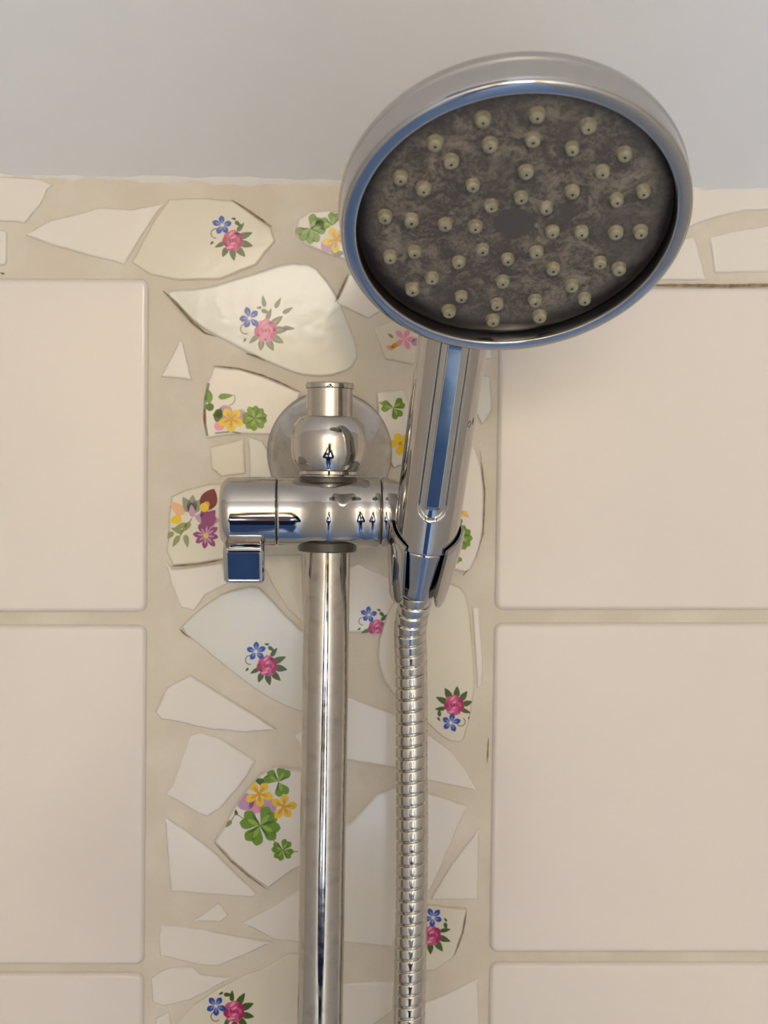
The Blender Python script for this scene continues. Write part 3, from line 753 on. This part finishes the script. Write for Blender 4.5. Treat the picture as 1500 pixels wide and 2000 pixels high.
noz_px = [(587,362),(800,345),(1000,388),(400,455),(615,460),(783,440),(937,475),(1142,497),(463,525),(265,590),(355,632),(548,618),(757,565),(1055,565),(937,642),(1215,642),(1112,675),(620,697),(737,665),(835,705),(205,742),(308,755),(440,770),(558,778),(860,798),(973,800),(1108,803),(1205,800),(225,898),(320,878),(493,918),(586,868),(685,905),(797,878),(862,943),(1045,920),(1120,945),(388,980),(312,1025),(665,993),(935,1010),(503,1052),(455,1110),(642,1082),(792,1068),(985,1062),(627,1145),(810,1130)]
NH = 2.3
tipc = Hc+nrm*(NH-DP+.3)
def on_face(px, py):
    d = FW*F_PX+RT*(px-750)+UP*(1000-py); t = ((tipc-CAM)@nrm)/(d@nrm); return CAM+t*d
for (qx, qy) in noz_px:
    tip = on_face(650+qx/2, 60+qy/2); base = tip-nrm*(NH+.35); j = random.uniform(.94, 1.06)
    pr = [(2.5*j, 0), (2.3*j, .35), (2.15*j, 1.2), (2.05*j, 2.0), (1.8*j, 2.4), (1.3*j, 2.62), (.42, 2.65)]
    V1, F1 = lathe(pr, base, nrm, 20, caps=False); n1 = len(F1)
    V2, F2 = lathe([(.42, 2.65), (.38, 2.3)], base, nrm, 20, caps=False); F2 = F2+[tuple(range(20, 40))]
    V, Fc = join((V1, F1), (V2, F2))
    o = mesh('nozzle', V, Fc, [NOZ, HOLE], face, fm=[0]*n1+[1]*len(F2))
    o.matrix_parent_inverse = Matrix.Identity(4)

# ------------------------------------------------------------------ hose with its conical nut
hose = empty('shower_hose', B-h*22, 'ribbed steel shower hose hanging from the handset', 'hose')
V, Fc = lathe([(3, -.2), (11.2, -.3), (11.4, -.8), (11.2, -2), (11.0, -2.9), (7.75, -20.2), (7.55, -21.2), (7.2, -22.0), (6.4, -22.4), (3, -22.4)], B, h, 96)
under(sharp(mesh('conical_nut', V, Fc, CHROME), 30), hose)
E0 = B-h*21.5
YH = -39.0
ctl = [E0+h*6, E0, at(801.5, 1225, -44.0), at(803, 1300, YH), at(804, 1400, YH+1), at(804, 1500, YH+1), at(805, 1600, YH+1), at(804.5, 1700, YH+1), at(803, 1800, YH+1), at(801, 1900, YH+1), at(799, 2000, YH+1), at(797, 2100, YH+1), at(792, 2500, YH), at(790, 3000, YH-1), at(790, 3600, YH-4)]
path = []
for i in range(1, len(ctl)-2):
    p0, p1, p2, p3 = ctl[i-1:i+3]; n = max(4, int(np.linalg.norm(p2-p1)/.27))
    for k in range(n):
        t = k/n; path.append(.5*((2*p1)+(p2-p0)*t+(2*p0-5*p1+4*p2-p3)*t*t+(3*p1-p0-3*p2+p3)*t**3))
path.append(ctl[-2])
RHo = 6.45; PITCHH = 4.75; n = 40; V = []; Fc = []; s = 0
for i, c in enumerate(path):
    if i: s += np.linalg.norm(c-path[i-1])
    tg = path[min(i+1, len(path)-1)]-path[max(i-1, 0)]; tg /= np.linalg.norm(tg)
    f = np.array([0, -1.0, 0])-tg*(-tg[1]); f /= np.linalg.norm(f); sd = np.cross(f, tg)
    for k in range(n):
        a = 2*math.pi*k/n; ph = (s/PITCHH+k/n) % 1.0          # helix phase
        q = abs(ph-.5)*2                                      # 1 at the groove, 0 on the crown
        r = RHo-.12*q*q*q-(1.05*((q-.80)/.20)**.55 if q > .80 else 0)
        V.append(c+r*(math.cos(a)*f+math.sin(a)*sd))
for i in range(len(path)-1):
    for k in range(n): a = i*n+k; b = i*n+(k+1) % n; Fc.append((a, b, b+n, a+n))
Fc += [tuple(range(n)), tuple(range((len(path)-1)*n, len(path)*n))]
under(mesh('ribbed_tube', V, Fc, HOSEM), hose)

# ------------------------------------------------------------------ the photographer, seen mirrored in the chrome
def skin(name, pts, edges, rad, m, parent, root=0, sub=2):
    me = bpy.data.meshes.new(name); me.from_pydata([tuple(M(p)) for p in pts], edges, []); me.materials.append(m)
    o = link(bpy.data.objects.new(name, me)); md = o.modifiers.new('s', 'SKIN'); md.use_smooth_shade = True
    for i, r in enumerate(rad):
        v = me.skin_vertices[0].data[i]; rr = r if isinstance(r, tuple) else (r, r)
        v.radius = (rr[0]/1000, rr[1]/1000); v.use_root = (i == root)
    sb = o.modifiers.new('u', 'SUBSURF'); sb.levels = sub; sb.render_levels = sub
    dg = bpy.context.evaluated_depsgraph_get(); me2 = bpy.data.meshes.new_from_object(o.evaluated_get(dg)); me2.name = name
    o.modifiers.clear(); o.data = me2
    me2.polygons.foreach_set('use_smooth', [True]*len(me2.polygons))
    return under(o, parent)
SKIN = mat('skin', (0.62, 0.36, 0.25), 0.5, noise=(60, (0.58, 0.31, 0.21), .4, .7))
NAVY = mat('navy_knit', (0.012, 0.03, 0.12), 0.8, bump=(400, .4, .001))
JEAN = mat('blue_denim', (0.08, 0.22, 0.58), 0.8, noise=(25, (0.20, 0.36, 0.70), .35, .7), bump=(600, .3, .0006))
HAIR = mat('dark_hair', (0.018, 0.012, 0.009), 0.45, bump=(200, .5, .002))
SHOE = mat('dark_shoe', (0.03, 0.03, 0.035), 0.5)
BX, BY = 40.0, -1010.0
G = lambda x, y, z: (BX+x, BY+y, fl+z)
person = empty('person', G(0, 0, 0), 'person with dark hair in navy jumper and jeans raising a phone in both hands', 'person')
EL = {s: G(s*225, 175, 1500) for s in (-1, 1)}; WR = {s: (71+s*62, -628, fl+1868) for s in (-1, 1)}; SHD = {s: G(s*165, 5, 1405) for s in (-1, 1)}
pts = [G(0, 0, 960), G(0, -5, 1150), G(0, 0, 1330), G(0, 0, 1425), G(0, 8, 1490), G(0, 18, 1555), G(0, 22, 1630), G(0, 10, 1690)]
rad = [(120, 90), (115, 85), (130, 85), (80, 60), 50, (58, 62), (70, 82), (56, 66)]
ed = [(i, i+1) for i in range(7)]
def add(p, r, frm): pts.append(p); rad.append(r); ed.append((frm, len(pts)-1)); return len(pts)-1
for s in (-1, 1):
    a = add(SHD[s], 46, 3); b = add(EL[s], 40, a); c = add(WR[s], 25, b)
    add((71+s*50, -600, fl+1895), (30, 17), c)
    a = add(G(s*90, 0, 880), 80, 0); b = add(G(s*95, 15, 500), 55, a); c = add(G(s*98, -15, 90), 36, b); add(G(s*102, 90, 45), (36, 28), c)
body = skin('body', pts, ed, rad, SKIN, person)
# fingers: four round the back of the phone, the thumb on the screen
for s in (-1, 1):
    for k in range(4):
        z = fl+1868+k*19; L = (0.82, .95, 1.0, .9)[k]
        skin('finger', [(71+s*54, -590, z-6), (71+s*47, -566, z+2), (71+s*42, -541+0, z+5), (71+s*(42-20*L), -533, z+8)], [(0, 1), (1, 2), (2, 3)], [9.5, 9, 8.2, 7], SKIN, body, sub=1)
    skin('thumb', [(71+s*56, -612, fl+1880), (71+s*44, -598, fl+1905), (71+s*30, -576, fl+1925), (71+s*14, -566, fl+1934)], [(0, 1), (1, 2), (2, 3)], [13, 11, 9.5, 8], SKIN, body, sub=1)
# face
skin('nose', [G(0, 80, 1660), G(0, 106, 1622), G(0, 92, 1612)], [(0, 1), (1, 2)], [10, 13, 12], SKIN, body)
EYE = mat('eye', (0.03, 0.02, 0.015), 0.15); LIP = mat('lips', (0.45, 0.16, 0.14), 0.4)
for s in (-1, 1):
    V, Fc = lathe([(.5, -11)]+[(11*math.sin(math.pi*i/10), -11*math.cos(math.pi*i/10)) for i in range(1, 10)]+[(.5, 11)], G(s*31, 84, 1650), (0, 0, 1), 20); under(mesh('eye', V, Fc, EYE), body)
    skin('ear', [G(s*72, 15, 1655), G(s*80, 5, 1635), G(s*74, 12, 1612)], [(0, 1), (1, 2)], [9, 13, 8], SKIN, body, sub=1)
skin('mouth', [G(-24, 88, 1586), G(0, 96, 1584), G(24, 88, 1586)], [(0, 1), (1, 2)], [5, 8, 5], LIP, body)
skin('hair', [G(0, -6, 1722), G(0, -45, 1660), G(0, -55, 1570), G(66, -25, 1640), G(-66, -25, 1640), G(62, -30, 1540), G(-62, -30, 1540), G(0, 50, 1724)],
     [(0, 1), (1, 2), (0, 3), (0, 4), (3, 5), (4, 6), (0, 7)], [(62, 58), (66, 58), (60, 44), 36, 36, 30, 30, (54, 26)], HAIR, person)
tp = [G(0, 0, 1085), G(0, 0, 1300), G(0, 0, 1425)]; tr = [(146, 112), (150, 106), (96, 76)]; te = [(0, 1), (1, 2)]
for s in (-1, 1):
    n0 = len(tp); w0 = np.array(EL[s])+(np.array(WR[s])-np.array(EL[s]))*.9
    tp += [SHD[s], EL[s], tuple(w0)]; tr += [76, 56, 38]; te += [(2, n0), (n0, n0+1), (n0+1, n0+2)]
skin('jumper', tp, te, tr, NAVY, person, root=0)
jp = [G(0, 0, 1200), G(0, 0, 910)]; jr = [(134, 100), (150, 112)]; je = [(0, 1)]
for s in (-1, 1):
    n0 = len(jp); jp += [G(s*90, 0, 840), G(s*95, 15, 500), G(s*98, -10, 90)]; jr += [98, 72, 62]; je += [(1, n0), (n0, n0+1), (n0+1, n0+2)]
skin('jeans', jp, je, jr, JEAN, person, root=1)
for s in (-1, 1): skin('shoe', [G(s*98, -35, 45), G(s*100, 40, 42), G(s*104, 150, 30)], [(0, 1), (1, 2)], [(44, 44), (46, 40), (38, 28)], SHOE, person, sub=1)
PHB = mat('phone_glass', (0.03, 0.03, 0.035), 0.12); PHS = mat('phone_screen', (0.01, 0.01, 0.012), 0.05)
phone = empty('phone', (71, -548, fl+1890), 'dark smartphone held up in both hands of the person', 'phone')
P = rsq(36, 74, 10); V = []; Fc = []
for ins, y in ((1.2, -543.5), (0, -544.7), (0, -550.3), (1.2, -551.5)):
    V += [(71+18+x*(1-ins/36), y, fl+1900+z*(1-ins/74)) for x, z in P]
n = len(P)
for i in range(3):
    for k in range(n): a = i*n+k; b = i*n+(k+1) % n; Fc.append((a, b, b+n, a+n))
Fc += [tuple(range(n)), tuple(range(3*n, 4*n))]
under(sharp(mesh('phone_case', V, Fc, PHB)), phone)
for z in (1950, 1926): V, Fc = lathe([(9.5, 0), (9.5, 1.6), (8.6, 2.2), (6, 1.4), (.5, 1.3)], (71, -543.6, fl+z), (0, 1, 0), 32); under(mesh('lens', V, Fc, PHS), phone)
under(mesh('screen', [(71+18+x*.93, -551.9, fl+1900+z*.96) for x, z in P]+[(71+18+x*.93, -551.4, fl+1900+z*.96) for x, z in P], [tuple(range(n)), tuple(range(n, 2*n))]+[(k, (k+1) % n, n+(k+1) % n, n+k) for k in range(n)], PHS, smooth=False), phone)
